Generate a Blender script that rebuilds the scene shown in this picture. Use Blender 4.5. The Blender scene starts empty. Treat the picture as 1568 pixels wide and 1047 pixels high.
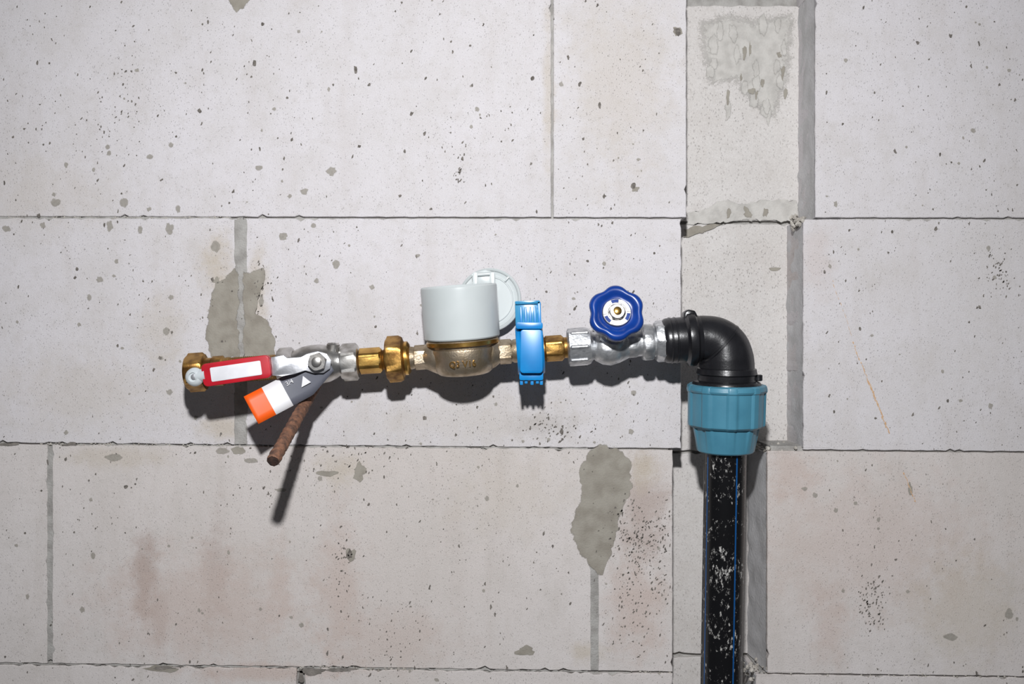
import bpy, bmesh, math, random
from mathutils import Vector, Matrix, noise
from mathutils.geometry import delaunay_2d_cdt
random.seed(7)
ZOOM=None
D=1.1; PX=1390.0; DEP=0.055
U=(D-DEP)/D/PX
scene=bpy.context.scene
col=scene.collection

# ---------------------------------------------------------------- helpers
def lin(c):
    c=c/255.0
    return c/12.92 if c<=0.04045 else ((c+0.055)/1.055)**2.4
def rgb(r,g,b): return (lin(r),lin(g),lin(b),1)
def P(u,v,w=0): return Vector(((u-784)*U, -(DEP+w*U), (523.5-v)*U))
def WP(u,v,d=0):
    k=(D-d)/D/PX
    return Vector(((u-784)*k, -d, (523.5-v)*k))
def empty(name):
    o=bpy.data.objects.new(name,None); col.objects.link(o); o.empty_display_size=0.02; return o
def finish(name,bm,mats,parent=None,smooth=True,angle=0.6,recalc=True):
    if recalc: bmesh.ops.recalc_face_normals(bm,faces=bm.faces[:])
    for f in bm.faces: f.smooth=smooth
    if smooth:
        for e in bm.edges:
            if len(e.link_faces)==2 and e.calc_face_angle(0)>angle: e.smooth=False
    me=bpy.data.meshes.new(name); bm.to_mesh(me); bm.free()
    if not isinstance(mats,(list,tuple)): mats=[mats]
    for m in mats: me.materials.append(m)
    o=bpy.data.objects.new(name,me); col.objects.link(o)
    if parent: o.parent=parent
    return o
def frame(dr):
    a=Vector(dr).normalized()
    ref=Vector((0,0,1)) if abs(a.z)<0.8 else Vector((0,-1,0))
    e1=(ref-a*ref.dot(a)).normalized(); e2=a.cross(e1)
    return a,e1,e2
def lathe(name,prof,org,dr,mat,parent,apoth=None,n=6,seg=72,rfun=None,phase=0,cap=True,angle=0.6):
    a,e1,e2=frame(dr); org=Vector(org)
    bm=bmesh.new(); rings=[]
    for pr in prof:
        t,r=pr[0],pr[1]; ring=[]
        ap=apoth if (len(pr)<3 or pr[2]) else None
        for i in range(seg):
            th=2*math.pi*i/seg; rr=r
            if ap:
                s=2*math.pi/n; x=(th+phase+s/2)%s-s/2
                rr=min(rr,ap/math.cos(x))
            if rfun: rr=rfun(th,rr,t)
            p=org+a*t+e1*(rr*math.cos(th))+e2*(rr*math.sin(th))
            ring.append(bm.verts.new(P(*p)))
        rings.append(ring)
    for A,B in zip(rings,rings[1:]):
        for i in range(seg):
            j=(i+1)%seg; bm.faces.new((A[i],A[j],B[j],B[i]))
    if cap:
        bm.faces.new(rings[0]); bm.faces.new(rings[-1])
    return finish(name,bm,mat,parent,angle=angle)
SL=-0.067
def AX(u): return 570+(u-300)*SL
L1=math.sqrt(1+SL*SL)
def axl(name,prof,mat,parent,**k):
    u0=prof[0][0]
    pr=[((p[0]-u0)*L1,)+tuple(p[1:]) for p in prof]
    dv=k.pop('dv',0)
    return lathe(name,pr,(u0,AX(u0)+dv,k.pop('w',0)),(1,SL,0),mat,parent,**k)
def sweep(name,pts,rads,mat,parent,seg=40,sub=6,P_=P):
    n=len(pts); V=[Vector(p) for p in pts]; out=[]; R=[]
    for i in range(n-1):
        p0=V[max(i-1,0)];p1=V[i];p2=V[i+1];p3=V[min(i+2,n-1)]
        for k in range(sub):
            t=k/sub
            out.append(0.5*((2*p1)+(p2-p0)*t+(2*p0-5*p1+4*p2-p3)*t*t+(3*p1-p0-3*p2+p3)*t**3))
            R.append(rads[i]*(1-t)+rads[i+1]*t)
    out.append(V[-1]);R.append(rads[-1])
    bm=bmesh.new(); rings=[]
    e1=None
    for i,p in enumerate(out):
        a=(out[min(i+1,len(out)-1)]-out[max(i-1,0)]).normalized()
        if e1 is None:
            ref=Vector((0,0,1)) if abs(a.z)<0.9 else Vector((0,1,0)); e1=ref
        e1=(e1-a*e1.dot(a)).normalized(); e2=a.cross(e1)
        rings.append([bm.verts.new(P_(*(p+e1*R[i]*math.cos(2*math.pi*k/seg)+e2*R[i]*math.sin(2*math.pi*k/seg)))) for k in range(seg)])
    for A,B in zip(rings,rings[1:]):
        for i in range(seg):
            j=(i+1)%seg; bm.faces.new((A[i],A[j],B[j],B[i]))
    bm.faces.new(rings[0]); bm.faces.new(rings[-1])
    return finish(name,bm,mat,parent)
def extr(name,pts,w0,w1,mat,parent,bev=1.5,wf=None,bseg=2):
    bm=bmesh.new()
    g=wf or (lambda u,v:0)
    A=[bm.verts.new(P(u,v,w0+g(u,v))) for u,v in pts]; B=[bm.verts.new(P(u,v,w1+g(u,v))) for u,v in pts]
    n=len(pts)
    fa=bm.faces.new(A); fb=bm.faces.new(B)
    for i in range(n):
        j=(i+1)%n; bm.faces.new((A[i],A[j],B[j],B[i]))
    bmesh.ops.recalc_face_normals(bm,faces=bm.faces[:])
    if bev>0:
        bmesh.ops.bevel(bm,geom=list(bm.edges),offset=bev*U,segments=bseg,affect='EDGES',profile=0.5,clamp_overlap=True)
    return finish(name,bm,mat,parent,angle=0.7)
def rrect(u0,v0,u1,v1,r,seg=4):
    pts=[]
    for cx,cy,a0 in ((u1-r,v0+r,-90),(u1-r,v1-r,0),(u0+r,v1-r,90),(u0+r,v0+r,180)):
        for k in range(seg+1):
            a=math.radians(a0+90*k/seg); pts.append((cx+r*math.cos(a),cy+r*math.sin(a)))
    return pts
def rotp(pts,c,ang):
    ca,sa=math.cos(ang),math.sin(ang)
    return [(c[0]+(u-c[0])*ca-(v-c[1])*sa, c[1]+(u-c[0])*sa+(v-c[1])*ca) for u,v in pts]

# ---------------------------------------------------------------- materials
def newmat(name):
    m=bpy.data.materials.new(name); m.use_nodes=True
    nt=m.node_tree; b=nt.nodes['Principled BSDF']; return m,nt,b
def mk(name,c,rough=0.5,metal=0,c2=None,nscale=60,bump=0.0,bscale=300,coat=0,r2=None,lo=0.4,hi=0.65,spec=0.5,trans=0,soft=0):
    m,nt,b=newmat(name); N=nt.nodes; L=nt.links
    b.inputs['Roughness'].default_value=rough; b.inputs['Metallic'].default_value=metal
    b.inputs['Coat Weight'].default_value=coat; b.inputs['Specular IOR Level'].default_value=spec
    b.inputs['Transmission Weight'].default_value=trans
    tc=N.new('ShaderNodeTexCoord')
    nz=N.new('ShaderNodeTexNoise'); nz.inputs['Scale'].default_value=nscale; nz.inputs['Detail'].default_value=6
    L.new(tc.outputs['Object'],nz.inputs['Vector'])
    cr=N.new('ShaderNodeValToRGB'); cr.color_ramp.elements[0].position=lo; cr.color_ramp.elements[1].position=hi
    cr.color_ramp.elements[0].color=c; cr.color_ramp.elements[1].color=c2 or tuple(x*0.92 for x in c[:3])+(1,)
    L.new(nz.outputs['Fac'],cr.inputs['Fac']); L.new(cr.outputs['Color'],b.inputs['Base Color'])
    if r2 is not None:
        mr=N.new('ShaderNodeMapRange'); mr.inputs['From Min'].default_value=0.35; mr.inputs['From Max'].default_value=0.65
        mr.inputs['To Min'].default_value=rough; mr.inputs['To Max'].default_value=r2
        L.new(nz.outputs['Fac'],mr.inputs['Value']); L.new(mr.outputs['Result'],b.inputs['Roughness'])
    if bump>0:
        n2=N.new('ShaderNodeTexNoise'); n2.inputs['Scale'].default_value=bscale; n2.inputs['Detail'].default_value=5
        L.new(tc.outputs['Object'],n2.inputs['Vector'])
        bp=N.new('ShaderNodeBump'); bp.inputs['Strength'].default_value=bump; bp.inputs['Distance'].default_value=0.001
        L.new(n2.outputs['Fac'],bp.inputs['Height']); L.new(bp.outputs['Normal'],b.inputs['Normal'])
    if soft:
        # thin deposit whose coverage fades raggedly towards its own edge
        at=N.new('ShaderNodeAttribute'); at.attribute_name='cover'
        n3=N.new('ShaderNodeTexNoise'); n3.inputs['Scale'].default_value=420; n3.inputs['Detail'].default_value=5; n3.inputs['Roughness'].default_value=0.7
        L.new(tc.outputs['Object'],n3.inputs['Vector'])
        ma=N.new('ShaderNodeMath'); ma.operation='MULTIPLY_ADD'; L.new(n3.outputs['Fac'],ma.inputs[0]); ma.inputs[1].default_value=1.3; L.new(at.outputs['Fac'],ma.inputs[2])
        mr=N.new('ShaderNodeMapRange'); L.new(ma.outputs[0],mr.inputs['Value'])
        mr.inputs['From Min'].default_value=0.85; mr.inputs['From Max'].default_value=1.35; mr.inputs['To Max'].default_value=soft
        L.new(mr.outputs['Result'],b.inputs['Alpha'])
    return m
brass=mk('brass_old',rgb(182,142,78),0.34,0.95,rgb(122,88,48),90,0.2,400,r2=0.5)
brass2=mk('brass_bright',rgb(218,176,98),0.27,0.95,rgb(172,130,68),70,0.1,300)
pewter=mk('brass_nickel',rgb(194,178,156),0.36,0.9,rgb(154,138,114),80,0.3,500,r2=0.5)
chrome=mk('nickel_plated',rgb(205,203,200),0.28,0.95,rgb(150,146,140),70,0.1,300,r2=0.42)
galv=mk('galvanised_iron',rgb(215,216,217),0.36,0.85,rgb(165,167,170),120,0.5,260,r2=0.5)
steel=mk('lever_steel',rgb(205,206,210),0.38,0.8,rgb(165,167,172),60,0.1,300)
red=mk('red_plastic',rgb(190,22,40),0.4,0,rgb(172,18,36),40)
white=mk('white_label',rgb(228,228,232),0.5,0,rgb(218,218,222),60)
knob=mk('translucent_plastic',rgb(200,206,208),0.25,0,rgb(188,194,198),60)
capm=mk('meter_cap_plastic',rgb(193,199,199),0.32,0,rgb(186,192,192),20)
bluec=mk('blue_clip_plastic',rgb(12,132,200),0.32,0,rgb(8,120,188),40)
bluet=mk('blue_clip_clear',rgb(50,155,208),0.2,0,rgb(80,165,208),90,trans=0.35)
wheelm=mk('blue_handwheel_paint',rgb(8,58,142),0.3,0,rgb(6,48,124),50,0.05,200,coat=0.3)
black=mk('black_pp_plastic',rgb(22,22,25),0.3,0,rgb(30,30,33),60,0.12,500)
teal=mk('teal_pp_plastic',rgb(72,130,152),0.38,0,rgb(64,120,142),30,0.06,400)
rust=mk('rusty_steel',rgb(136,96,74),0.75,0.1,rgb(86,64,54),160,0.9,350)
rustend=mk('rusty_cut_end',rgb(62,42,34),0.8,0.1,rgb(40,30,26),200,0.8,400)
orange=mk('tag_orange',rgb(248,98,18),0.5,0,rgb(240,90,14),40)
tagwh=mk('tag_white',rgb(228,228,230),0.5,0,rgb(218,218,220),40)
taggr=mk('tag_grey',rgb(96,98,108),0.45,0,rgb(86,89,98),40)
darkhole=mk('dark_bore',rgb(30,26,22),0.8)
mortar=mk('mortar',rgb(168,166,162),0.95,0,rgb(144,141,137),70,1.0,500)
smear=mk('mortar_smear',rgb(152,147,137),0.95,0,rgb(136,130,120),60,0.5,500,soft=1)
smear3=mk('glue_smear_pale',rgb(192,189,184),0.95,0,rgb(176,173,168),90,0.7,400,soft=1)
lump=mk('mortar_lump',rgb(186,181,173),0.95,0,rgb(156,150,142),140,1,400)
poremat=mk('pore_dark',rgb(92,87,82),1.0,0,rgb(126,120,114),300)
rustline=mk('rust_scratch',rgb(194,154,116),0.9,0,rgb(204,178,150),300)
spotm=mk('cement_splash',rgb(168,163,154),0.95,0,rgb(156,151,142),300,0.4,500,soft=.7)
darksm=mk('old_mortar_dark',rgb(112,107,102),0.95,0,rgb(136,130,124),90,0.8,500,soft=1)

def blockmat(name,base,base2,stains,warm=0.0,patch=1.0):
    m,nt,b=newmat(name); N=nt.nodes; L=nt.links
    b.inputs['Roughness'].default_value=0.95; b.inputs['Specular IOR Level'].default_value=0.2
    tc=N.new('ShaderNodeTexCoord'); OC=tc.outputs['Object']
    def nz(scale,detail=6,rough=0.55,src=None):
        n=N.new('ShaderNodeTexNoise'); n.inputs['Scale'].default_value=scale; n.inputs['Detail'].default_value=detail
        n.inputs['Roughness'].default_value=rough; L.new(src or OC,n.inputs['Vector']); return n
    def mr(val,a,b_,c=0,d=1,smooth=False):
        n=N.new('ShaderNodeMapRange'); 
        if smooth: n.interpolation_type='SMOOTHSTEP'
        n.inputs['From Min'].default_value=a;n.inputs['From Max'].default_value=b_
        n.inputs['To Min'].default_value=c;n.inputs['To Max'].default_value=d
        L.new(val,n.inputs['Value']); return n.outputs['Result']
    def mth(op,a,b_):
        n=N.new('ShaderNodeMath'); n.operation=op
        for i,x in enumerate((a,b_)):
            if isinstance(x,(int,float)): n.inputs[i].default_value=x
            else: L.new(x,n.inputs[i])
        return n.outputs[0]
    def mix(f,a,b_,mode='MIX'):
        n=N.new('ShaderNodeMix'); n.data_type='RGBA'; n.blend_type=mode
        if isinstance(f,(int,float)): n.inputs[0].default_value=f
        else: L.new(f,n.inputs[0])
        for i,x in ((6,a),(7,b_)):
            if isinstance(x,tuple): n.inputs[i].default_value=x
            else: L.new(x,n.inputs[i])
        return n.outputs[2]
    c=mix(mr(nz(3.0,5).outputs['Fac'],0.35,0.65),base,base2)
    c=mix(mr(nz(16,7,0.7).outputs['Fac'],0.45,0.78,0,0.5*patch),c,rgb(188,182,176))
    c=mix(mr(nz(70,6,0.7).outputs['Fac'],0.5,0.75,0,0.38*patch),c,rgb(180,174,168))
    mpv=N.new('ShaderNodeMapping'); mpv.inputs['Scale'].default_value=(1,1,0.22); L.new(OC,mpv.inputs['Vector'])
    vs=nz(30,6,0.65,mpv.outputs[0])
    c=mix(mr(vs.outputs['Fac'],0.5,0.8,0,0.3+warm*0.5),c,rgb(178,168,160))
    sn=nz(38,7,0.7).outputs['Fac']
    for (u,v,ru,rv,cl,st) in stains:
        p=WP(u,v)
        s=N.new('ShaderNodeVectorMath'); s.operation='SUBTRACT'; L.new(OC,s.inputs[0]); s.inputs[1].default_value=(p.x,0,p.z)
        k=N.new('ShaderNodeVectorMath'); k.operation='MULTIPLY'; L.new(s.outputs[0],k.inputs[0]); k.inputs[1].default_value=(PX/ru,0,PX/rv)
        l=N.new('ShaderNodeVectorMath'); l.operation='LENGTH'; L.new(k.outputs[0],l.inputs[0])
        d=mth('ADD',l.outputs['Value'],mth('MULTIPLY',mth('SUBTRACT',sn,0.5),2.6))
        f=mr(d,0.2,1.35,st,0,True)
        c=mix(f,c,cl)
    c=mix(mr(nz(900,3,0.7).outputs['Fac'],0.3,0.7,0,1),mix(0.14,c,(0,0,0,1)),mix(0.12,c,(1,1,1,1)))
    hs=[]
    warp=N.new('ShaderNodeVectorMath'); warp.operation='MULTIPLY_ADD'
    wn=nz(350,3); L.new(wn.outputs['Color'],warp.inputs[0]); warp.inputs[1].default_value=(0.0026,)*3; L.new(OC,warp.inputs[2])
    clump=mr(nz(9,3).outputs['Fac'],0.35,0.65,0.35,1.0)
    for sc,th,sel,strn in ((420,0.38,0.50,0.42),(170,0.24,0.6,0.65)):
        mp=N.new('ShaderNodeMapping'); mp.inputs['Rotation'].default_value=(0,0.5,0); mp.inputs['Scale'].default_value=(1.35,1,0.75)
        L.new(warp.outputs[0],mp.inputs['Vector'])
        vo=N.new('ShaderNodeTexVoronoi'); vo.inputs['Scale'].default_value=sc; L.new(mp.outputs[0],vo.inputs['Vector'])
        sep=N.new('ShaderNodeSeparateColor'); L.new(vo.outputs['Color'],sep.inputs[0])
        on=mr(sep.outputs[0],sel,sel+0.05)
        th2=mth('MULTIPLY',sep.outputs[1],th)
        ins=mth('SUBTRACT',th2,vo.outputs['Distance'])
        f=mth('MULTIPLY',mth('MULTIPLY',mr(ins,0,0.05),on),clump)
        hs.append(f)
        c=mix(mth('MULTIPLY',f,strn),c,rgb(94,88,83))
    L.new(c,b.inputs['Base Color'])
    h=mth('SUBTRACT',mth('ADD',mth('MULTIPLY',nz(700,4,0.7).outputs['Fac'],0.5),mth('MULTIPLY',nz(160,5,0.6).outputs['Fac'],0.6)),mth('ADD',hs[0],hs[1]))
    bp=N.new('ShaderNodeBump'); bp.inputs['Strength'].default_value=0.6; bp.inputs['Distance'].default_value=0.001
    L.new(h,bp.inputs['Height']); L.new(bp.outputs['Normal'],b.inputs['Normal'])
    return m
BR=rgb(162,142,132); TN=rgb(184,172,154); PK=rgb(188,169,159); GR=rgb(150,144,138)
st_up=[(330,400,24,55,TN,0.75),(395,440,18,60,TN,0.7),(335,655,35,22,TN,0.7),(120,600,160,60,TN,0.25),(250,500,40,60,TN,0.35),
    (1250,400,30,60,PK,0.3),(950,120,90,160,TN,0.35),(830,650,60,20,GR,0.4),(60,300,120,60,TN,0.25),(740,640,200,40,TN,0.2),(840,120,10,150,TN,0.5)]
st_lo=[(222,880,22,75,BR,0.75),(245,940,14,60,BR,0.4),(330,880,24,95,BR,0.45),(300,930,170,90,PK,0.55),(430,900,18,80,PK,0.5),(520,900,40,120,PK,0.6),(600,980,110,50,PK,0.4),
    (985,790,40,90,BR,0.65),(975,930,50,80,PK,0.7),(985,720,25,30,TN,0.7),(1330,830,190,120,PK,0.45),(1480,930,90,90,TN,0.45),(1210,720,40,50,PK,0.6),(1270,960,30,70,PK,0.5),
    (520,720,45,25,TN,0.6),(900,1000,30,20,TN,0.6),(400,1030,120,14,PK,0.7),(180,700,90,20,TN,0.45),(780,760,100,70,TN,0.25)]
aac=blockmat('aac_block',rgb(212,208,211),rgb(203,199,200),st_up)
aaclo=blockmat('aac_block_dusty',rgb(210,204,202),rgb(200,192,187),st_lo,warm=0.3)
aac2=blockmat('aac_block_cut',rgb(208,204,201),rgb(197,192,188),[])
mortarside=mk('chase_side_render',rgb(204,203,204),0.95,0,rgb(188,187,187),40,0.6,300)

# ---------------------------------------------------------------- wall
def outline(c,step=7,amp=0.7,chip=0.03,chipamp=4):
    pts=[]
    for i in range(4):
        a=Vector(c[i]);b=Vector(c[(i+1)%4]); dd=b-a; Ln=dd.length; n=max(2,int(Ln/step))
        nr=Vector((-dd.y,dd.x)).normalized()
        off=random.random()*100
        for k in range(n):
            p=a+dd*(k/n)
            s=noise.noise(Vector((off+k*0.35,i,0)))*amp*1.2+random.uniform(-.35,.35)*amp
            if random.random()<chip: s+=random.uniform(1,chipamp)
            if k==0: s=0
            pts.append(p+nr*s)
    return pts
def inset(pts,d):
    n=len(pts); out=[]
    for i in range(n):
        t=(pts[(i+2)%n]-pts[i-2]).normalized()
        out.append(pts[i]+Vector((-t.y,t.x))*d)
    return out
def fillpoly(bm,pts,fn):
    n=len(pts)
    r=delaunay_2d_cdt([Vector(p) for p in pts],[],[list(range(n))],1,1e-4)
    vs=[bm.verts.new(fn(p)) for p in r[0]]
    fs=[]
    for f in r[2]:
        try: fs.append(bm.faces.new([vs[i] for i in f]))
        except Exception: pass
    return vs,fs
def block(name,c,mat,parent,d0=0.0,thick=0.02,amp=0.7,chip=0.03,chipamp=4,ins=0.9,edge=0.0009,wide=None):
    o=outline(c,amp=amp,chip=chip,chipamp=chipamp); i_=inset(o,ins)
    bm=bmesh.new()
    F=[bm.verts.new(WP(p.x,p.y,0)+Vector((0,-d0,0))) for p in i_]
    E=[bm.verts.new(WP(p.x,p.y,0)+Vector((0,-d0+edge,0))) for p in o]
    B=[bm.verts.new(WP(p.x,p.y,0)+Vector((0,-d0+thick,0))) for p in o]
    n=len(o)
    for i in range(n):
        j=(i+1)%n
        bm.faces.new((F[i],F[j],E[j],E[i])); bm.faces.new((E[i],E[j],B[j],B[i]))
    fillpoly(bm,i_,lambda p:WP(p.x,p.y,0)+Vector((0,-d0,0)))
    bmesh.ops.remove_doubles(bm,verts=bm.verts[:],dist=1e-6)
    return finish(name,bm,mat,parent,smooth=False)
def addbox(bm,a,b):
    xs=sorted((a.x,b.x));ys=sorted((a.y,b.y));zs=sorted((a.z,b.z))
    vs=[bm.verts.new((x,y,z)) for x in xs for y in ys for z in zs]
    for q in ((0,1,3,2),(4,6,7,5),(0,4,5,1),(2,3,7,6),(0,2,6,4),(1,5,7,3)): bm.faces.new([vs[i] for i in q])
def r2b(u): return 679+u*0.0085
def r3b(u): return 1015.5+u*0.0135
UL,UR=-900,2500
bm=bmesh.new()
yb=0.0042
rows=[(-720,-368,1051,1248),(-368,-17,1051,1248),(-17,335,1051,1248),(335,683,1043,1230),(683,1030,1030,1175),(1030,1378,1030,1160),(1378,1726,1030,1160)]
for (v0,v1,cl,cr) in rows:
    a=WP(UL,v0);b=WP(cl-6,v1); addbox(bm,Vector((a.x,yb,a.z)),Vector((b.x,0.10,b.z)))
    a=WP(cr+6,v0);b=WP(UR,v1); addbox(bm,Vector((a.x,yb,a.z)),Vector((b.x,0.10,b.z)))
a=WP(1000,-720);b=WP(1300,1726); addbox(bm,Vector((a.x,0.071,a.z)),Vector((b.x,0.14,b.z)))
wall=finish('wall_back',bm,mortar,None,smooth=False)
def RB(name,u0,u1,tf,bf,**k):
    g=k.pop('g',1.2)
    return block(name,[(u0,tf(u0)+g),(u1,tf(u1)+g),(u1,bf(u1)-g),(u0,bf(u0)-g)],k.pop('mat',aac),wall,**k)
c_=lambda x:(lambda u:x)
n0=c_(-720);n1=c_(-368);n2=c_(-17);n3=lambda u:332.5+u*0.0014;n4=r2b;n5=r3b;n6=c_(1378);n7=c_(1726)
R=RB
R('block_a1',UL,-100,n0,n1);R('block_a2',-97,760,n0,n1);R('block_a3',763,1051,n0,n1,thick=.07);R('block_a4',1248,UR,n0,n1,thick=.07)
R('block_b1',UL,300,n1,n2);R('block_b2',303,1051,n1,n2,thick=.07);R('block_b3',1248,UR,n1,n2,thick=.07)
R('block_c1',UL,-30,n2,n3);R('block_c2',-27,844.0,n2,n3,chip=0.03);R('block_c3',847.4,1051,n2,n3,thick=.07);R('block_c4',1248.5,2100,n2,n3,thick=.07);R('block_c5',2103,UR,n2,n3)
R('block_d1',UL,-280,n3,n4);R('block_d2',-277,362,n3,n4,chip=0.09,amp=1.3,g=1.4);R('block_d3',376,1043,n3,n4,thick=.07,chip=0.06,g=1.4);R('block_d4',1230,1920,n3,n4,thick=.07);R('block_d5',1923,UR,n3,n4)
L_=dict(mat=aaclo)
R('block_e1',UL,72,n4,n5,chip=0.07,amp=1.2,**L_);R('block_e2',80,905,n4,n5,chip=0.07,amp=1.1,**L_);R('block_e3',916,1030,n4,n5,thick=.07,chip=0.04,**L_);R('block_e4',1175,2010,n4,n5,thick=.07,**L_);R('block_e5',2013,UR,n4,n5,**L_)
R('block_f1',UL,-390,n5,n6,**L_);R('block_f2',-387,454,n5,n6,amp=1.8,chip=0.15,g=2,**L_);R('block_f3',466,1030,n5,n6,thick=.07,amp=1.8,chip=.15,g=2,**L_);R('block_f4',1158,UR,n5,n6,thick=.07,amp=1.2,chip=.1,**L_)
R('block_g1',UL,100,n6,n7,**L_);R('block_g2',103,1030,n6,n7,thick=.07,**L_);R('block_g3',1158,UR,n6,n7,thick=.07,**L_)

def strip(name,c,d,mat,amp=0.8,chip=0.02):
    return block(name,c,mat,wall,d0=d,thick=0.006,amp=amp,chip=chip,ins=0.8,edge=0.0003)
strip('joint_mortar_1',[(359,336),(378,336),(379,680),(359,680)],0.0003,mortar,amp=1.4)
strip('joint_mortar_2',[(70,683),(83,683),(84,1013),(70,1013)],-0.0008,mortar)
strip('joint_mortar_3',[(903,688),(918,688),(917,1026),(902,1026)],-0.0002,mortar)
# thin weathered bedding mortar in the left half of the horizontal joints
strip('bed_mortar_1',[(-60,331.5),(372,332),(372,337),(-60,336.5)],-0.0012,mortar,amp=1.2,chip=.1)
strip('bed_mortar_2',[(95,679.5),(900,685.5),(900,689.5),(95,683)],-0.0016,mortar,amp=1.2,chip=.12)
strip('bed_mortar_3',[(-60,1014),(900,1027),(900,1030),(-60,1017)],-0.0016,mortar,amp=1.2,chip=.12)
C=0.065; kb=(D+C)/D
def cb(name,u0,u1,v0,v1,mat=aac2,**k):
    f=lambda u,v:(784+(u-784)*kb, 523.5+(v-523.5)*kb)
    return block(name,[f(u0,v0),f(u1,v0),f(u1,v1),f(u0,v1)],mat,wall,d0=-C,thick=0.02,**k)
cb('chase_back_a',1000,1240,-600,-5,amp=1.2); cb('chase_back_b',1000,1240,9,338,amp=1.6,chip=.08)
cb('chase_back_c',1000,1240,343,690,amp=1.6,chip=.08); cb('chase_back_d',1000,1240,694,1000,amp=1.5,chip=.08); cb('chase_back_e',1000,1240,1006,1330,amp=1.5); cb('chase_back_f',1000,1240,1334,1650)
def side(name,uf,ubk,v0,v1):
    bm=bmesh.new(); nv=60; nu=6; G=[]
    for i in range(nv+1):
        v=v0+(v1-v0)*i/nv; row=[]
        for j in range(nu+1):
            t=j/nu
            a=WP(uf-1.0,v,0.0005)
            b=Vector(((ubk-784)/PX*kb,C+0.001,a.z))
            p=a.lerp(b,t)
            p+=Vector((noise.noise(Vector((p.x*60,p.y*60,p.z*60)))*0.0022,0,0))*(0.3+t)
            row.append(bm.verts.new(p))
        G.append(row)
    for i in range(nv):
        for j in range(nu): bm.faces.new((G[i][j],G[i][j+1],G[i+1][j+1],G[i+1][j]))
    for row in (G[0],G[-1]):
        ex=[bm.verts.new(v.co+Vector((0.03,0,0))) for v in row]
        for j in range(nu): bm.faces.new((row[j],row[j+1],ex[j+1],ex[j]))
    return finish(name,bm,mortarside,wall,smooth=True)
side('chase_side_a',1248,1223,-600,334)
side('chase_side_b',1230,1206,336,684.5)
side('chase_side_c',1174,1145,693,1028)
side('chase_side_d',1158,1136,1034,1640)

def noisy(points,step=5,amp=1.6,seed=0):
    out=[]; n=len(points)
    for i in range(n):
        a=Vector(points[i]);b=Vector(points[(i+1)%n]);dd=b-a;m=max(1,int(dd.length/step));nr=Vector((-dd.y,dd.x)).normalized()
        for k in range(m):
            p=a+dd*k/m; out.append(p+nr*(noise.noise(Vector((p.x*.13+seed,p.y*.13,0)))*amp*2+random.uniform(-.4,.4)*amp))
    return out
def smearpoly(bm,pts,d=0.0002,y0=0.0,kk=1.0,w=5.0):
    lay=bm.verts.layers.float.get('cover') or bm.verts.layers.float.new('cover')
    c=sum(pts,Vector((0,0)))/len(pts)
    def f(p): 
        q=WP(p.x,p.y,0); return Vector((q.x*kk,y0-d,q.z*kk))
    i_=[p+(c-p).normalized()*min(w,(c-p).length*.55) for p in pts]
    A=[bm.verts.new(f(p)) for p in pts];B=[bm.verts.new(f(p)) for p in i_]
    for v in B: v[lay]=1.0
    n=len(pts)
    for i in range(n):
        j=(i+1)%n; bm.faces.new((A[i],A[j],B[j],B[i]))
    vs,fs=fillpoly(bm,i_,f)
    for v in vs: v[lay]=1.0
def circ(u,v,ru,rv,rough=0.25,n=14,ang=0):
    sd=random.random()*100; out=[]
    for i in range(n):
        a=2*math.pi*i/n; r=1+noise.noise(Vector((math.cos(a)*1.3+sd,math.sin(a)*1.3,0)))*rough*2+random.uniform(-.3,.3)*rough
        x=ru*r*math.cos(a);y=rv*r*math.sin(a)
        out.append(Vector((u+x*math.cos(ang)-y*math.sin(ang),v+x*math.sin(ang)+y*math.cos(ang))))
    return out
bm=bmesh.new()
smearpoly(bm,noisy([(324,448),(332,428),(346,424),(358,410),(366,418),(366,550),(324,548),(314,520),(319,470)],amp=2),d=.00035)
smearpoly(bm,noisy([(372,416),(404,408),(408,425),(399,445),(391,478),(411,490),(423,525),(420,547),(372,550)],amp=2,seed=4),d=.00036)
smearpoly(bm,noisy([(903,688),(918,680),(950,686),(966,702),(965,722),(970,745),(957,775),(944,822),(923,882),(910,876),(888,850),(872,812),(876,790),(890,762),(886,715)],amp=2.2,seed=9))
smearpoly(bm,noisy([(348,-2),(386,-4),(374,14),(362,21),(354,9)],amp=1.5,seed=2))
for (u,v,a,b_) in ((1037,48,7,7),(536,849,7,10),(972,289,6,5),(551,724,8,14),(806,997,13,7),(332,430,6,5),(365,690,9,6),(1394,748,4,9),(500,725,14,5),(248,1023,22,5)):
    smearpoly(bm,circ(u,v,a*1.15,b_*1.15,0.35,16),w=2.5,d=.00025)
finish('mortar_smears',bm,smear,wall,smooth=False)
bm=bmesh.new()
for (u,v,a,b_) in ((478,1027,20,7),(520,1025,22,4),(250,1022,20,3),(15,680,16,3),(110,680,12,3),(460,1036,5,12),(1090,1036,14,3)):
    if not 1040<u<1160: smearpoly(bm,circ(u,v,a,b_,0.4,18),w=2,d=.0004)
finish('old_mortar_remains',bm,darksm,wall,smooth=False)
bm=bmesh.new()
R_=random.Random(3)
def inzone(u,v): return not(1026<u<1262) and not (abs(v-334)<4)
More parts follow.
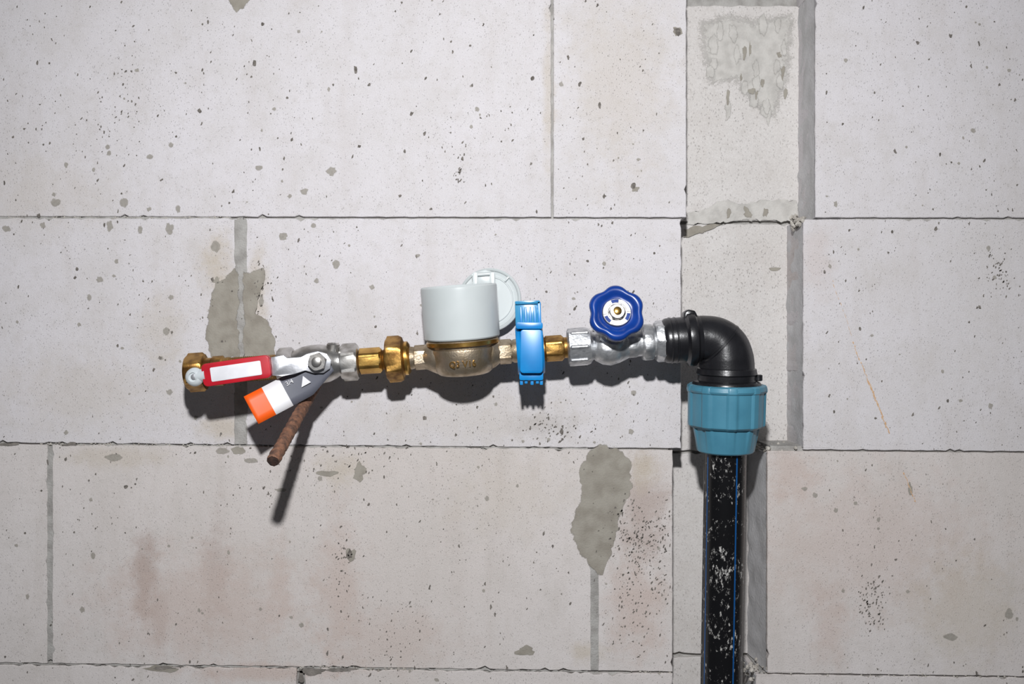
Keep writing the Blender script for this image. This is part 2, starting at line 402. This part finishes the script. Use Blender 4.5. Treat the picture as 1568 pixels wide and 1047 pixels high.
spots=[(10,350,6,5),(66,345,4,5),(85,310,7,6),(190,310,6,7),(168,345,5,8),(215,352,4,6),(260,350,6,8),(273,320,4,6),(330,378,7,8),(230,240,5,4),(508,262,8,6),(466,293,6,5),(434,362,7,6),(396,257,6,4),(262,222,4,4),(165,225,4,4),(153,428,5,5),(137,455,4,5),(262,455,4,4),(247,548,4,3),(515,405,6,6),(400,460,4,8),(485,430,4,4),(570,440,4,4),(1490,200,4,4),(255,507,5,6),(210,108,4,3),(480,345,4,4),(1310,770,3,3),(1248,758,4,4),(1390,905,3,3),(1345,795,3,4),(1545,108,3,3),(430,750,8,3),(340,690,10,5),(385,705,9,4),(490,732,4,4),(260,600,5,4),(1232,748,5,3),(175,700,14,5),(1545,940,6,8),(1455,975,10,5)]
for i,(u,v,a,b_) in enumerate(spots): smearpoly(bm,circ(u,v,a*1.2,b_*1.2,0.2,14),d=0.0003+i*1e-6,w=3)
for i in range(200):
    u=R_.uniform(-200,1800);v=R_.uniform(-100,1100); r=R_.uniform(1.5,4.5)
    if inzone(u,v): smearpoly(bm,circ(u,v,r,r*R_.uniform(.7,1.4),0.25,10),d=0.0003+i*1e-6,w=2)
finish('cement_splashes',bm,spotm,wall,smooth=False)
bm=bmesh.new()
def chipp(u,v,r,asp=1.0,ang=0):
    random.seed(int(u*31+v*17)); pts=circ(u,v,r*asp,r,0.45,8,ang)
    vs=[bm.verts.new(WP(p.x,p.y,0)+Vector((0,-0.00045,0))) for p in pts]; bm.faces.new(vs)
big=[(390,96,5,.6),(402,37,3,1),(306,170,3,1),(398,228,3,.7),(630,174,4,.6),(630,78,2.5,.6),(650,205,3,.8),(704,262,4,.6),(708,243,3,.8),(545,107,6,.4),(565,130,3,.6),(888,129,4,.6),(918,161,5,.5),(970,284,5,.8),(870,88,4,.5),(815,120,3,1),(1455,55,3,.8),(1405,66,3,.8),(1322,12,3,.5),(1530,130,2,1),(1370,232,4,.5),(1433,350,3,1),(1037,48,6,.9),(536,849,7,.6),(620,232,3,.6),(550,224,2.5,1),(118,412,3,.8),(115,425,2.5,1),(325,428,3,.8),(245,548,3,.8),(160,345,3,.5),(60,330,3,1),(193,745,3,1),(1290,190,2,1),(720,70,2,1),(785,215,2.5,.5),(440,150,2,1),(540,240,3,.4),(510,130,2,1),(612,300,2,1.5),(650,640,3,1),(660,320,2,1),(925,300,3,.8),(1340,640,2,1),(1500,470,3,.6),(900,400,2,1),(860,660,5,.6),(840,640,3,.5),(812,655,3,.6),(985,200,2.5,.5),(20,210,2,1),(575,500,2,1)]
for u,v,r,a in big:
    if not(1040<u<1250 ): chipp(u,v,r,a,R_.uniform(-.5,.5))
for i in range(3600):
    u=R_.uniform(-300,1900);v=R_.uniform(-150,1200)
    dn=noise.noise(Vector((u*.006,v*.006,3)))
    if not inzone(u,v) or R_.random()>0.55+dn*1.2: continue
    chipp(u,v,R_.choice((.6,.7,.7,.8,.8,.9,1.0,1.2,1.6)),R_.uniform(.8,2.4),R_.uniform(-1.9,-.8))
for (cu,cv,su,sv,n) in ((985,825,28,30,260),(975,930,30,40,110),(1335,925,10,22,80),(1530,415,14,20,60),(525,860,14,25,45),(845,655,25,14,60),(540,700,40,14,40),(150,200,60,70,60),(705,255,5,20,22),(400,440,8,30,30),(190,150,12,40,30),(600,560,60,60,0),(610,960,30,40,40)):
    for i in range(n):
        u=R_.gauss(cu,su);v=R_.gauss(cv,sv)
        if inzone(u,v): chipp(u,v,R_.uniform(.5,1.3),R_.uniform(.8,2.4),R_.uniform(-1.6,-.4))
finish('surface_pores',bm,poremat,wall,smooth=False,recalc=False)
bm=bmesh.new()
def scratch(p,q,n,w):
    for i in range(n):
        t=i/n+R_.uniform(-.01,.01); u=p[0]+(q[0]-p[0])*t+R_.uniform(-1.2,1.2);v=p[1]+(q[1]-p[1])*t
        ang=math.atan2(q[1]-p[1],q[0]-p[0])
        pts=circ(u,v,R_.uniform(1.5,4.5),R_.uniform(.4,1)*w,0.3,8,ang)
        bm.faces.new([bm.verts.new(WP(a.x,a.y,0)+Vector((0,-0.0003-.00001*i,0))) for a in pts])
scratch((1306,525),(1334,595),14,1.0);scratch((1330,585),(1362,665),26,1.5);scratch((1275,430),(1306,520),10,.5);scratch((1385,725),(1403,772),10,1.0)
finish('rust_scratches',bm,rustline,wall,smooth=False,recalc=False)
bm=bmesh.new();bm2=bmesh.new()
y0=C
smearpoly(bm,noisy([(1050,325),(1075,322),(1105,305),(1140,312),(1170,305),(1222,306),(1224,340),(1170,338),(1110,341),(1050,344)],amp=2,seed=1),d=0.0018,y0=y0,kk=kb,w=5)
smearpoly(bm,noisy([(1062,30),(1110,12),(1150,20),(1220,14),(1222,60),(1215,120),(1190,190),(1150,170),(1120,130),(1080,135),(1064,70)],amp=3,seed=3),d=0.0003,y0=y0,kk=kb,w=30)
for i in range(20):
    smearpoly(bm,circ(R_.uniform(1072,1208),R_.uniform(35,190),R_.uniform(5,9),R_.uniform(10,20),0.25,14),d=0.0005+i*.00001,y0=y0,kk=kb,w=6)
finish('chase_glue_patches',bm,smear3,wall,smooth=False)
for i in range(9):
    smearpoly(bm2,circ(R_.uniform(1110,1205),R_.uniform(35,200),R_.uniform(2,4),R_.uniform(6,14),0.35,12),d=0.0009+i*1e-5,y0=y0,kk=kb,w=3)
for i in range(3):
    smearpoly(bm2,circ(1115+i*28,326,R_.uniform(4,6),R_.uniform(8,11),0.35,12,R_.uniform(-.4,.4)),d=0.0021,y0=y0,kk=kb,w=3)
smearpoly(bm2,noisy([(1046,352),(1060,346),(1105,343),(1095,350),(1060,362),(1046,364)],amp=2),d=0.002,y0=y0,kk=kb,w=3)
smearpoly(bm2,circ(1150,140,7,5),d=0.0012,y0=y0,kk=kb,w=3)
smearpoly(bm2,circ(1186,412,9,4),d=0.0004,y0=y0,kk=kb,w=3)
finish('chase_mortar_spots',bm2,smear,wall,smooth=False)
bm=bmesh.new()
def crumb(u,v,r,d=0.0):
    m=bmesh.ops.create_icosphere(bm,subdivisions=1,radius=r/PX)
    o=WP(u,v,0)+Vector((0,d,0))
    for x in m['verts']:
        x.co=Vector((x.co.x*R_.uniform(.6,1.4),x.co.y*R_.uniform(.5,1),x.co.z*R_.uniform(.6,1.4)))+o
for i in range(60): crumb(R_.uniform(1150,1225),R_.uniform(684,694),R_.uniform(1.5,4.5),R_.uniform(.0,.05))
for i in range(40): crumb(R_.uniform(1222,1232),R_.uniform(328,345),R_.uniform(1.5,5),R_.uniform(.0,.03))
for i in range(80): crumb(R_.uniform(1140,1215),R_.uniform(1022,1042),R_.uniform(1.5,4.5),R_.uniform(0,.04))
for i in range(70): crumb(R_.uniform(455,640),R_.uniform(1019,1027),R_.uniform(1,2.5),R_.uniform(0.001,.002))
for i in range(90): crumb(R_.uniform(0,380),R_.uniform(331,336),R_.uniform(.6,1.6),R_.uniform(0.0005,.002))
for i in range(120):
    u=R_.uniform(60,460); crumb(u,r2b(u)+R_.uniform(-2,2),R_.uniform(.7,1.6),R_.uniform(0.0005,.002))
for i in range(80):
    u=R_.uniform(950,1560); v=r3b(u) if u<1030 else (1030 if u<1160 else r3b(u)); 
    if not 1030<u<1160: crumb(u,v+R_.uniform(-3,3),R_.uniform(.8,2.4),R_.uniform(0.0005,.002))
finish('mortar_crumbs',bm,lump,wall,smooth=False)

# ---------------------------------------------------------------- ball valve
bv=empty('ball_valve')
axl('end_nut',[(287,10,0),(287,25),(290,31),(312,31),(315,27),(316,20,0)],brass,bv,apoth=26)
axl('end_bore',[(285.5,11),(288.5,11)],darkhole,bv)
axl('brass_tail',[(315,21),(326,21),(328,23),(342,23),(344,20),(352,20),(354,18),(430,18)],brass,bv,w=-1)
def thread(a,b,r,amp=1.0,pitch=3.2):
    out=[];u=a
    while u<b: out+= [(u,r-amp),(u+pitch/2,r)]; u+=pitch
    out.append((b,r-amp)); return out
axl('tail_thread',thread(343,428,19.5),brass,bv,w=-1)
axl('body_hex_left',[(426,18),(427,25),(430,29),(448,29),(451,25)],chrome,bv,apoth=25)
axl('ball_chamber',[(450,22),(456,25),(465,28),(478,30),(492,30),(504,28),(514,24),(520,20),(524,20)],chrome,bv)
axl('body_hex_right',[(522,20,0),(523,25),(526,29),(546,29),(549,25),(550,19,0)],chrome,bv,apoth=25)
lathe('stem_gland',[(0,15),(8,15),(10,12),(16,12)],(495,553,24),(0,0,1),chrome,bv)
lathe('drain_boss',[(0,10),(13,10),(15,8),(15,4),(12,4)],(511,540,6),(0.05,-1,0.1),chrome,bv,seg=24)
lang=math.atan2(558-575,428-322)
arm=[(428,546),(447,543),(452,547),(470,546),(478,541),(494,537),(508,541),(515,551),(513,563),(503,570),(488,570),(476,566),(462,571),(445,574),(430,573)]
def armw(u,v):
    t=min(1,max(0,(478-u)/34)); return 14*t*t*(3-2*t)
extr('lever_plate',arm,38,42,steel,bv,1.0,wf=armw)
lathe('stem_nut',[(0,13),(1,15),(9,15),(11,12.5)],(495,553,42),(0,0,1),chrome,bv,apoth=12.2,phase=0.3)
lathe('stem_end',[(9,8),(14,7),(15,5)],(495,553,42),(0,0,1),chrome,bv,seg=24)
grip=rotp(rrect(328,549,429,583,7),(378,566),lang*0.9)
extr('lever_grip',grip,46,62,red,bv,4,bseg=4)
lab=rotp(rrect(341,556,416,577,2),(378,566),lang*0.9)
extr('grip_label',lab,61.5,62.8,white,bv,0.3)
lathe('grip_end_knob',[(0,8),(1,12.5),(5,14),(9,13),(12,10),(13,7),(11,6),(11,0.5)],(316,575,49),(-0.1,0.02,1),knob,bv,seg=32)
lathe('knob_rivet',[(0,4.5),(11.5,4.5),(12,3.5)],(316,575,49),(0,0,1),steel,bv,seg=24)
sweep('knob_neck',[(318,574,54),(332,572,54)],[9,10],knob,bv,seg=20)

# ---------------------------------------------------------------- tag
tg=empty('hang_tag')
bm=bmesh.new()
A=Vector((515,561)); E_=Vector((398,624.5))
dr=(E_-A).normalized(); nr=Vector((dr.y,-dr.x))
Lt=(E_-A).length; nseg=24; rowsT=[]
def wd(t): return 23.0*min(1,0.25+t*2.2)
for i in range(nseg+1):
    t=i/nseg; c=A.lerp(E_,t); w=37-4*math.sin(t*3.1)+t*t*16
    hw=wd(t); rw=[]
    for s in (-1,-.5,0,.5,1):
        q=c+nr*hw*s; rw.append(bm.verts.new(P(q.x,q.y,w-abs(s)*1.0)))
    rowsT.append(rw)
for i in range(nseg):
    t=(i+.5)/nseg; mi=2 if t<0.59 else (1 if t<0.80 else 0)
    for j in range(4):
        f=bm.faces.new((rowsT[i][j],rowsT[i][j+1],rowsT[i+1][j+1],rowsT[i+1][j])); f.material_index=mi
o=finish('tag_card',bm,[orange,tagwh,taggr],tg,angle=1.2)
md=o.modifiers.new('thick','SOLIDIFY'); md.thickness=0.0005
def textgeo(body,size):
    cu=bpy.data.curves.new('t','FONT'); cu.body=body; cu.size=size; cu.align_x='CENTER'; cu.align_y='CENTER'; cu.extrude=0; cu.resolution_u=3
    ob=bpy.data.objects.new('t',cu); col.objects.link(ob)
    dg=bpy.context.evaluated_depsgraph_get(); dg.update()
    me=bpy.data.meshes.new_from_object(ob.evaluated_get(dg))
    vs=[v.co.copy() for v in me.vertices]; fs=[tuple(p.vertices) for p in me.polygons]
    bpy.data.objects.remove(ob); return vs,fs
def puttext(name,body,size,fn,mat,parent,th=0.0004):
    vs,fs=textgeo(body,size); bm=bmesh.new()
    V=[bm.verts.new(fn(v.x,v.y)) for v in vs]
    for f in fs:
        try: bm.faces.new([V[i] for i in f])
        except: pass
    o=finish(name,bm,mat,parent,smooth=False,recalc=False)
    m=o.modifiers.new('s','SOLIDIFY'); m.thickness=th; m.offset=0
    return o
def tagtext(cx,cy,wz):
    rt=Vector((-dr.x,-dr.y)); upv=Vector((rt.y,-rt.x))
    if upv.y>0: upv=-upv
    return lambda x,y:P(*( (Vector((cx,cy))+rt*x+upv*y).to_tuple() ),wz)
puttext('tag_size_text','3/4',9.5,tagtext(452,584,39.5),tagwh,tg)
bm=bmesh.new(); f_=tagtext(474,582,38.5)
bm.faces.new([bm.verts.new(f_(x,y)) for x,y in ((-8,-6),(8,-6),(2,8))])
o=finish('tag_triangle',bm,tagwh,tg,smooth=False,recalc=False); m=o.modifiers.new('s','SOLIDIFY'); m.thickness=.0004; m.offset=0

# ---------------------------------------------------------------- rod
rod=empty('rusty_rebar_rod')
a=WP(496,566,0); b=WP(418,706,0.16)
dirr=(b-a).normalized(); a0=a-dirr*0.02
bm=bmesh.new(); seg=32; n=150; rings=[]
ax=dirr; e1=Vector((0,0,1)).cross(ax).normalized(); e2=ax.cross(e1); Lr=(b-a0).length
for i in range(n+1):
    s=Lr*i/n; ring=[]
    for k in range(seg):
        th=2*math.pi*k/seg
        r=0.0061
        ph=(s/0.010+math.sin(th)*0.35)%1
        if ph<0.28 and abs(math.cos(th))>0.18: r+=0.0004
        if abs(math.cos(th))<0.12: r+=0.0005
        p=a0+ax*s+e1*r*math.cos(th)+e2*r*math.sin(th)
        r2=noise.noise(p*300)*0.00045
        if i==n: r2-=0.0006
        p+= (e1*math.cos(th)+e2*math.sin(th))*r2
        ring.append(bm.verts.new(p))
    rings.append(ring)
for A_,B_ in zip(rings,rings[1:]):
    for i in range(seg):
        j=(i+1)%seg; bm.faces.new((A_[i],A_[j],B_[j],B_[i]))
f=bm.faces.new(rings[-1]); f.material_index=1; bm.faces.new(rings[0])
finish('rod_shaft',bm,[rust,rustend],rod,angle=0.9)

# ---------------------------------------------------------------- brass nipple + meter
wm=empty('water_meter')
axl('nipple_hex',[(549,13,0),(550,16),(552,20),(582,20),(585,17),(586,15,0)],brass2,wm,apoth=18.2)
axl('nipple_thread',thread(584,594,16,1.2),brass,wm)
axl('union_nut_left',[(591,18,0),(592,30),(595,36),(612,36.5),(617,33),(619,27,0),(621,25,0)],brass,wm,apoth=31)
axl('union_washer_left',[(619,24),(621,26),(625,26),(628,22),(629,16)],brass2,wm)
axl('inlet_shank',[(627,18),(633,17),(640,14),(646,14),(652,19),(660,23),(668,27),(680,27)],pewter,wm)
axl('inlet_flats',[(633,14),(636,21),(656,21),(662,17)],pewter,wm,apoth=16.5)
mo=Vector((710,547,0)); mup=Vector((-0.067,-1,0.085)).normalized()
lathe('meter_body',[(-25,0.5),(-25,18),(-26,20),(-26,33),(-24.5,38),(-21,42.5),(-16,45.5),(-10,47.5),(2,49.5),(12,50.5),(15,50),(16,48),(19,48),(20,53),(22,54.5),(27,54.5),(29,53),(31,50),(36,50)],mo,mup,pewter,wm,seg=96)
lathe('meter_gold_ring',[(20,53),(21,55.3),(26,55.3),(28,53)],mo,mup,brass2,wm,seg=96,cap=False)
lathe('meter_cap',[(30,50),(30,56),(32,57.5),(60,57.8),(104,58.3),(108.5,57.8),(110,56.5),(110,52),(108,50.5),(98,50.5),(97,49),(97,0.5)],mo,mup,capm,wm,seg=96)
lathe('meter_dial',[(98,0.5),(98,49),(99.5,49),(99.5,0.5)],mo,mup,white,wm,seg=64)
a_,f1,f2=frame(mup)
def stamp(x,y):
    r=49.8; th=x/r; t=-6+y
    p=mo+a_*t+f1*(r*math.cos(th))+Vector((1,SL,0)).normalized()*(r*math.sin(th)); return P(*p)
puttext('body_stamp','Q3 V16',13,stamp,brass2,wm,0.0008)
lc=Vector((748,457,-60)); ln=Vector((-0.16,-0.12,1)).normalized()
lathe('open_lid',[(-3,0.5),(-3,44),(-2,50),(1,51.5),(4,51),(5,49),(4,47),(2,46),(1.5,44),(1.5,39),(3,38),(3,36.5),(1,36),(1,0.5)],lc,ln,capm,wm,seg=96)
for k,an in enumerate((-50,-20,10,40)):
    r=math.radians(an); c=(748+43*math.cos(r),457+43*math.sin(r))
    extr('lid_rib_%d'%k,rotp(rrect(c[0]-5,c[1]-1.2,c[0]+5,c[1]+1.2,0.8),c,r),-58,-54,capm,wm,0.4)
extr('lid_hinge',[(724,440),(724,420),(729,412),(742,409),(752,412),(756,420),(756,440)],-58,-46,capm,wm,1.5)
extr('hinge_ear_left',rrect(722,414,730,440,2),-60,-40,capm,wm,1)
extr('hinge_ear_right',rrect(749,414,757,440,2),-60,-40,capm,wm,1)
lathe('hinge_pin',[(0,3),(36,3)],(721,418,-44),(1,SL,0),capm,wm,seg=16)
axl('outlet_shank',[(735,27),(752,25),(758,22),(765,17),(772,14),(780,14),(787,18),(800,18)],pewter,wm)
axl('outlet_flats',[(762,14),(765,20),(782,20),(786,15)],pewter,wm,apoth=16.5)
axl('union_nut_right',[(792,18,0),(793,28),(796,30),(824,30),(828,27),(829,18,0)],brass,wm,apoth=27)
axl('outlet_hex',[(828,14,0),(829,22,0),(833,22,0),(834,17),(836,20),(860,20),(863,17),(864,16,0),(872,16,0)],brass,wm,apoth=18)

# ---------------------------------------------------------------- blue seal clip
cl=empty('blue_seal_clip')
axl('clip_band',[(791,31),(791,35),(793,37),(797,38),(799,36.5),(824,36.5),(826,38),(830,38),(832,36),(832,31)],bluec,cl,seg=96,cap=False)
extr('clip_band_flat',rrect(796,505,830,570,5),31.5,40,bluec,cl,3,bseg=3)
ct=-0.03
extr('clip_tab',rotp(rrect(789,463,827,503,4),(808,483),ct),8,13,bluet,cl,1.5)
for i,x in enumerate((796,803,810,817)):
    extr('tab_tooth_%d'%i,rotp(rrect(x,470,x+3.5,500+((i%2)*3),1.4),(808,483),ct),12,17,bluec,cl,0.8)
extr('tab_edge_top',rotp(rrect(789,461,827,466,2),(808,483),ct),6,17,bluet,cl,1)
extr('tab_edge_side',rotp(rrect(823,463,828,503,2),(808,483),ct),6,17,bluec,cl,1)
extr('tab_root',rrect(790,494,830,504,3),4,34,bluec,cl,2)
extr('clip_clasp',rrect(795,568,831,581,3),-8,30,bluec,cl,2)
for i,x in enumerate((796,803,812,820,826)):
    extr('clasp_tooth_%d'%i,rrect(x,578,x+4.5,588-(i%2)*2,1),8,26,bluec,cl,0.8)

# ---------------------------------------------------------------- stop valve
sv=empty('stop_valve')
axl('left_socket',[(868,17,0),(869,25),(871,29),(876,30),(897,30),(903,27),(907,22,0),(911,20,0)],galv,sv,apoth=27,n=8,phase=0.39)
for i,an in enumerate((-0.75,0.0,0.8)):
    r=29; th=an
    c=(885,AX(885)-math.sin(th)*r,math.cos(th)*r)
    lathe('socket_rib_%d'%i,[(0,1.5),(2,3),(26,3),(28,1.5)],(c[0]-13,c[1]+.9,c[2]-1),(1,SL,0),galv,sv,seg=16)
axl('valve_body',[(905,22),(911,21),(918,24),(926,28),(936,30),(946,29),(956,25),(964,21),(972,19),(980,20),(986,22)],galv,sv)
lathe('body_belly',[(-26,8),(-22,17),(-12,24),(0,26),(12,24),(22,17),(26,8)],(930,533,6),(1,0.3,0.1),galv,sv,seg=40)
bd=Vector((8,-50,50)).normalized()
lathe('bonnet',[(0,23),(16,22),(24,20),(26,16),(28,16)],(934,530,4),bd,galv,sv)
lathe('bonnet_nut',[(0,19),(2,22),(15,22),(18,18),(18,10),(26,9)],(938,510,23),bd,chrome,sv,apoth=19)
lathe('spindle',[(0,6),(46,6)],(936,505,18),(0.0,-0.3,.6),brass,sv,seg=24)
axl('right_shoulder',[(958,23),(966,24),(972,24),(976,21),(984,21)],galv,sv,apoth=22,n=8)
axl('right_hex',[(981,20,0),(982,26),(985,31),(996,31),(999,27),(1000,22,0)],galv,sv,apoth=27.5,n=8)
axl('thread_visible',thread(998,1006,24,1.2),galv,sv)
axl('end_socket',[(1002,24,0),(1003,29),(1006,32),(1022,32),(1026,29),(1030,25,0)],galv,sv,apoth=29.5,n=8,phase=0.39)
hw=Vector((938,482,52)); hn=Vector((0.03,-0.28,1)).normalized(); ha,h1,h2=frame(hn)
upw=(Vector((0,-1,0))-ha*Vector((0,-1,0)).dot(ha)).normalized(); rtw=ha.cross(upw)
def polar(name,prof,lobes,amp,mat,parent,seg=144):
    bm=bmesh.new(); rg=[]
    for rf,h in prof:
        ring=[]
        for i in range(seg):
            th=2*math.pi*i/seg
            cc=math.cos(lobes*th)
            R0=41+amp*(cc-0.15*math.cos(2*lobes*th))
            f=rf; k=max(0,(rf-0.45)/0.55)
            r=rf*(41*(1-k)+R0*k)
            p=hw+upw*r*math.cos(th)+rtw*r*math.sin(th)+ha*h
            ring.append(bm.verts.new(P(*p)))
        rg.append(ring)
    for A_,B_ in zip(rg,rg[1:]):
        for i in range(seg):
            j=(i+1)%seg; bm.faces.new((A_[i],A_[j],B_[j],B_[i]))
    bm.faces.new(rg[0]);bm.faces.new(rg[-1])
    return finish(name,bm,mat,parent,angle=0.9)
polar('handwheel',[(0.2,-5),(0.82,-7),(0.93,-6),(0.985,-2),(1.0,2),(0.985,6),(0.94,9),(0.86,10.5),(0.76,9.5),(0.68,6.5),(0.60,4.5),(0.54,4.5),(0.52,6),(0.2,6)],6,2.4,wheelm,sv)
lathe('wheel_hub',[(5,21.5),(7,21.5),(8,20.5),(8,13),(7,12),(7,1)],hw,hn,chrome,sv,seg=48)
def arcseg(name,r0,r1,a0,a1,h0,h1_,mat):
    bm=bmesh.new(); n=14; V=[]
    for i in range(n+1):
        th=math.radians(a0+(a1-a0)*i/n)
        V.append([bm.verts.new(P(*(hw+upw*r*math.cos(th)+rtw*r*math.sin(th)+ha*h))) for r,h in ((r0,h0),(r0,h1_),(r1,h1_),(r1,h0))])
    for i in range(n):
        for k in range(4):
            l=(k+1)%4; bm.faces.new((V[i][k],V[i][l],V[i+1][l],V[i+1][k]))
    bm.faces.new(V[0]);bm.faces.new(V[-1])
    finish(name,bm,mat,sv,smooth=False)
for i in range(3): arcseg('hub_mark_%d'%i,15,20.5,20+i*120,85+i*120,7.5,9.3,white)
for i in range(3): arcseg('hub_slot_%d'%i,15,20,95+i*120,130+i*120,7.5,8.6,wheelm)
lathe('wheel_nut',[(7,12),(8,13),(13,13),(14.5,10.5),(14.5,6)],hw,hn,chrome,sv,apoth=10.8)
lathe('spindle_tip',[(13,6),(17,6),(18,4.5)],hw,hn,brass2,sv,seg=24)

# ---------------------------------------------------------------- elbow
el=empty('compression_elbow')
axl('elbow_socket',[(1014,26),(1015,31),(1018,33.5),(1021,34.5),(1048,35),(1050,37),(1052,41),(1058,42),(1063,41),(1066,37),(1072,35)],black,el)
for i,u in enumerate((1024,1032)): axl('socket_ring_%d'%i,[(u,34),(u+1,35.6),(u+3,35.6),(u+4,34)],black,el,cap=False)
extr('socket_lug',[(1044,492),(1046,478),(1052,474),(1062,476),(1066,484),(1068,494)],-10,14,black,el,2)
sweep('elbow_bend',[(1062,518.5,0),(1078,518,0),(1095,522,0),(1107,533,0),(1112,550,0),(1113,572,0),(1112.8,596,0)],[34,35,37,39.5,41.5,42,43],black,el,seg=64,sub=8)
mc=Vector((1101,528,0)); mn=Vector((0.72,0.69,0)).normalized()
lathe('mitre_rib',[(-2,36),(-1.5,40.2),(1.5,40.6),(2,36)],mc,mn,black,el,cap=False)
VD=Vector((-3,480,-25)).normalized(); VO=Vector((1113,560,0))
lathe('body_collar',[(2,40),(4,44.5),(12,46),(14,44),(22,44),(24,50),(27,52),(34,52),(36,49),(40,49)],VO,VD,black,el,seg=80)
lathe('collar_lug',[(0,4),(1,6),(9,6),(10,4)],(1159,573,10),(0,1,0),black,el,seg=20)
def ribs(th,r,t):
    if r<47: return r
    s=2*math.pi/9; x=abs((th+0.05+s/2)%s-s/2)
    return r+ (2.6 if x<0.10 else (2.6*(0.16-x)/0.06 if x<0.16 else 0))
lathe('union_nut',[(28,44),(28,55),(30,57.5),(34,58.5),(38,58.5),(40,57),(86,56.5),(90,56),(93,53),(95,48),(98,47.5),(126,44.5),(130,43.5),(132,41),(132,33)],VO,VD,teal,el,seg=180,rfun=ribs,angle=0.5)
lathe('nut_top_lip',[(28,45),(28,56),(30,59.5),(36,60.5),(39,59)],VO,VD,teal,el,seg=96,cap=False)

# ---------------------------------------------------------------- pipe
m,nt,b=newmat('black_pe_pipe_splashed'); N=nt.nodes; L=nt.links
tc=N.new('ShaderNodeTexCoord')
mp=N.new('ShaderNodeMapping'); mp.inputs['Scale'].default_value=(1,1,0.5); mp.inputs['Rotation'].default_value=(0,0.25,0); L.new(tc.outputs['Object'],mp.inputs['Vector'])
n1_=N.new('ShaderNodeTexNoise'); n1_.inputs['Scale'].default_value=300; n1_.inputs['Detail'].default_value=7; n1_.inputs['Roughness'].default_value=.72; L.new(mp.outputs[0],n1_.inputs['Vector'])
n2_=N.new('ShaderNodeTexNoise'); n2_.inputs['Scale'].default_value=40; n2_.inputs['Detail'].default_value=3; L.new(tc.outputs['Object'],n2_.inputs['Vector'])
ad=N.new('ShaderNodeMath'); ad.operation='MULTIPLY_ADD'; L.new(n2_.outputs['Fac'],ad.inputs[0]); ad.inputs[1].default_value=0.35; L.new(n1_.outputs['Fac'],ad.inputs[2])
mrn=N.new('ShaderNodeMapRange'); mrn.inputs['From Min'].default_value=0.755; mrn.inputs['From Max'].default_value=0.84; L.new(ad.outputs[0],mrn.inputs['Value'])
mx=N.new('ShaderNodeMix'); mx.data_type='RGBA'; L.new(mrn.outputs[0],mx.inputs[0]); mx.inputs[6].default_value=rgb(14,14,16); mx.inputs[7].default_value=rgb(190,188,184)
L.new(mx.outputs[2],b.inputs['Base Color'])
mr2=N.new('ShaderNodeMapRange'); L.new(mrn.outputs[0],mr2.inputs['Value']); mr2.inputs['To Min'].default_value=0.24; mr2.inputs['To Max'].default_value=0.9; L.new(mr2.outputs[0],b.inputs['Roughness'])
pipemat=m
stripem=mk('pipe_blue_stripe',rgb(18,78,136),0.35)
pp=empty('black_water_pipe')
lathe('pipe_tube',[(110,32),(900,32)],VO,VD,pipemat,pp,seg=96)
a_,f1,f2=frame(VD)
def pstripe(name,th0,wd_):
    bm=bmesh.new(); V=[]
    for t in (125,300,500,700,899):
        V.append([bm.verts.new(P(*(VO+a_*t+f1*32.2*math.cos(th)+f2*32.2*math.sin(th)))) for th in (th0-wd_,th0,th0+wd_)])
    for x,y in zip(V,V[1:]):
        for k in range(2): bm.faces.new((x[k],x[k+1],y[k+1],y[k]))
    finish(name,bm,stripem,pp)
sgn=1 if f2.x>0 else -1
for i,an in enumerate((0.36,-1.15,1.8,-2.6)): pstripe('stripe_%d'%i,sgn*an,0.04)

# ---------------------------------------------------------------- light / world / camera
ld=bpy.data.lights.new('flash','SPOT'); ld.shadow_soft_size=0.024; ld.energy=67; ld.spot_size=math.radians(122); ld.spot_blend=1; ld.color=(0.98,0.985,1.0)
lo=bpy.data.objects.new('flash_light',ld); col.objects.link(lo); lo.location=(-0.02,-1.12,0.40)
lo.rotation_euler=(Vector((0.0,0,-0.06))-lo.location).to_track_quat('-Z','Y').to_euler()
w=bpy.data.worlds.new('room_ambient'); scene.world=w; w.use_nodes=True
w.node_tree.nodes['Background'].inputs[0].default_value=(0.9,0.93,1,1); w.node_tree.nodes['Background'].inputs[1].default_value=0.08
cd=bpy.data.cameras.new('camera'); cam=bpy.data.objects.new('camera',cd); col.objects.link(cam)
cam.location=(0,-D,0); cam.rotation_euler=(math.pi/2,0,0)
cd.sensor_width=36; cd.lens=36*D/(1568/PX); cd.clip_start=0.01
if ZOOM:
    cd.lens*=ZOOM[2]; cd.shift_x=(ZOOM[0]-784)/1568*ZOOM[2]; cd.shift_y=(523.5-ZOOM[1])/1568*ZOOM[2]
scene.camera=cam
scene.view_settings.view_transform='Standard'
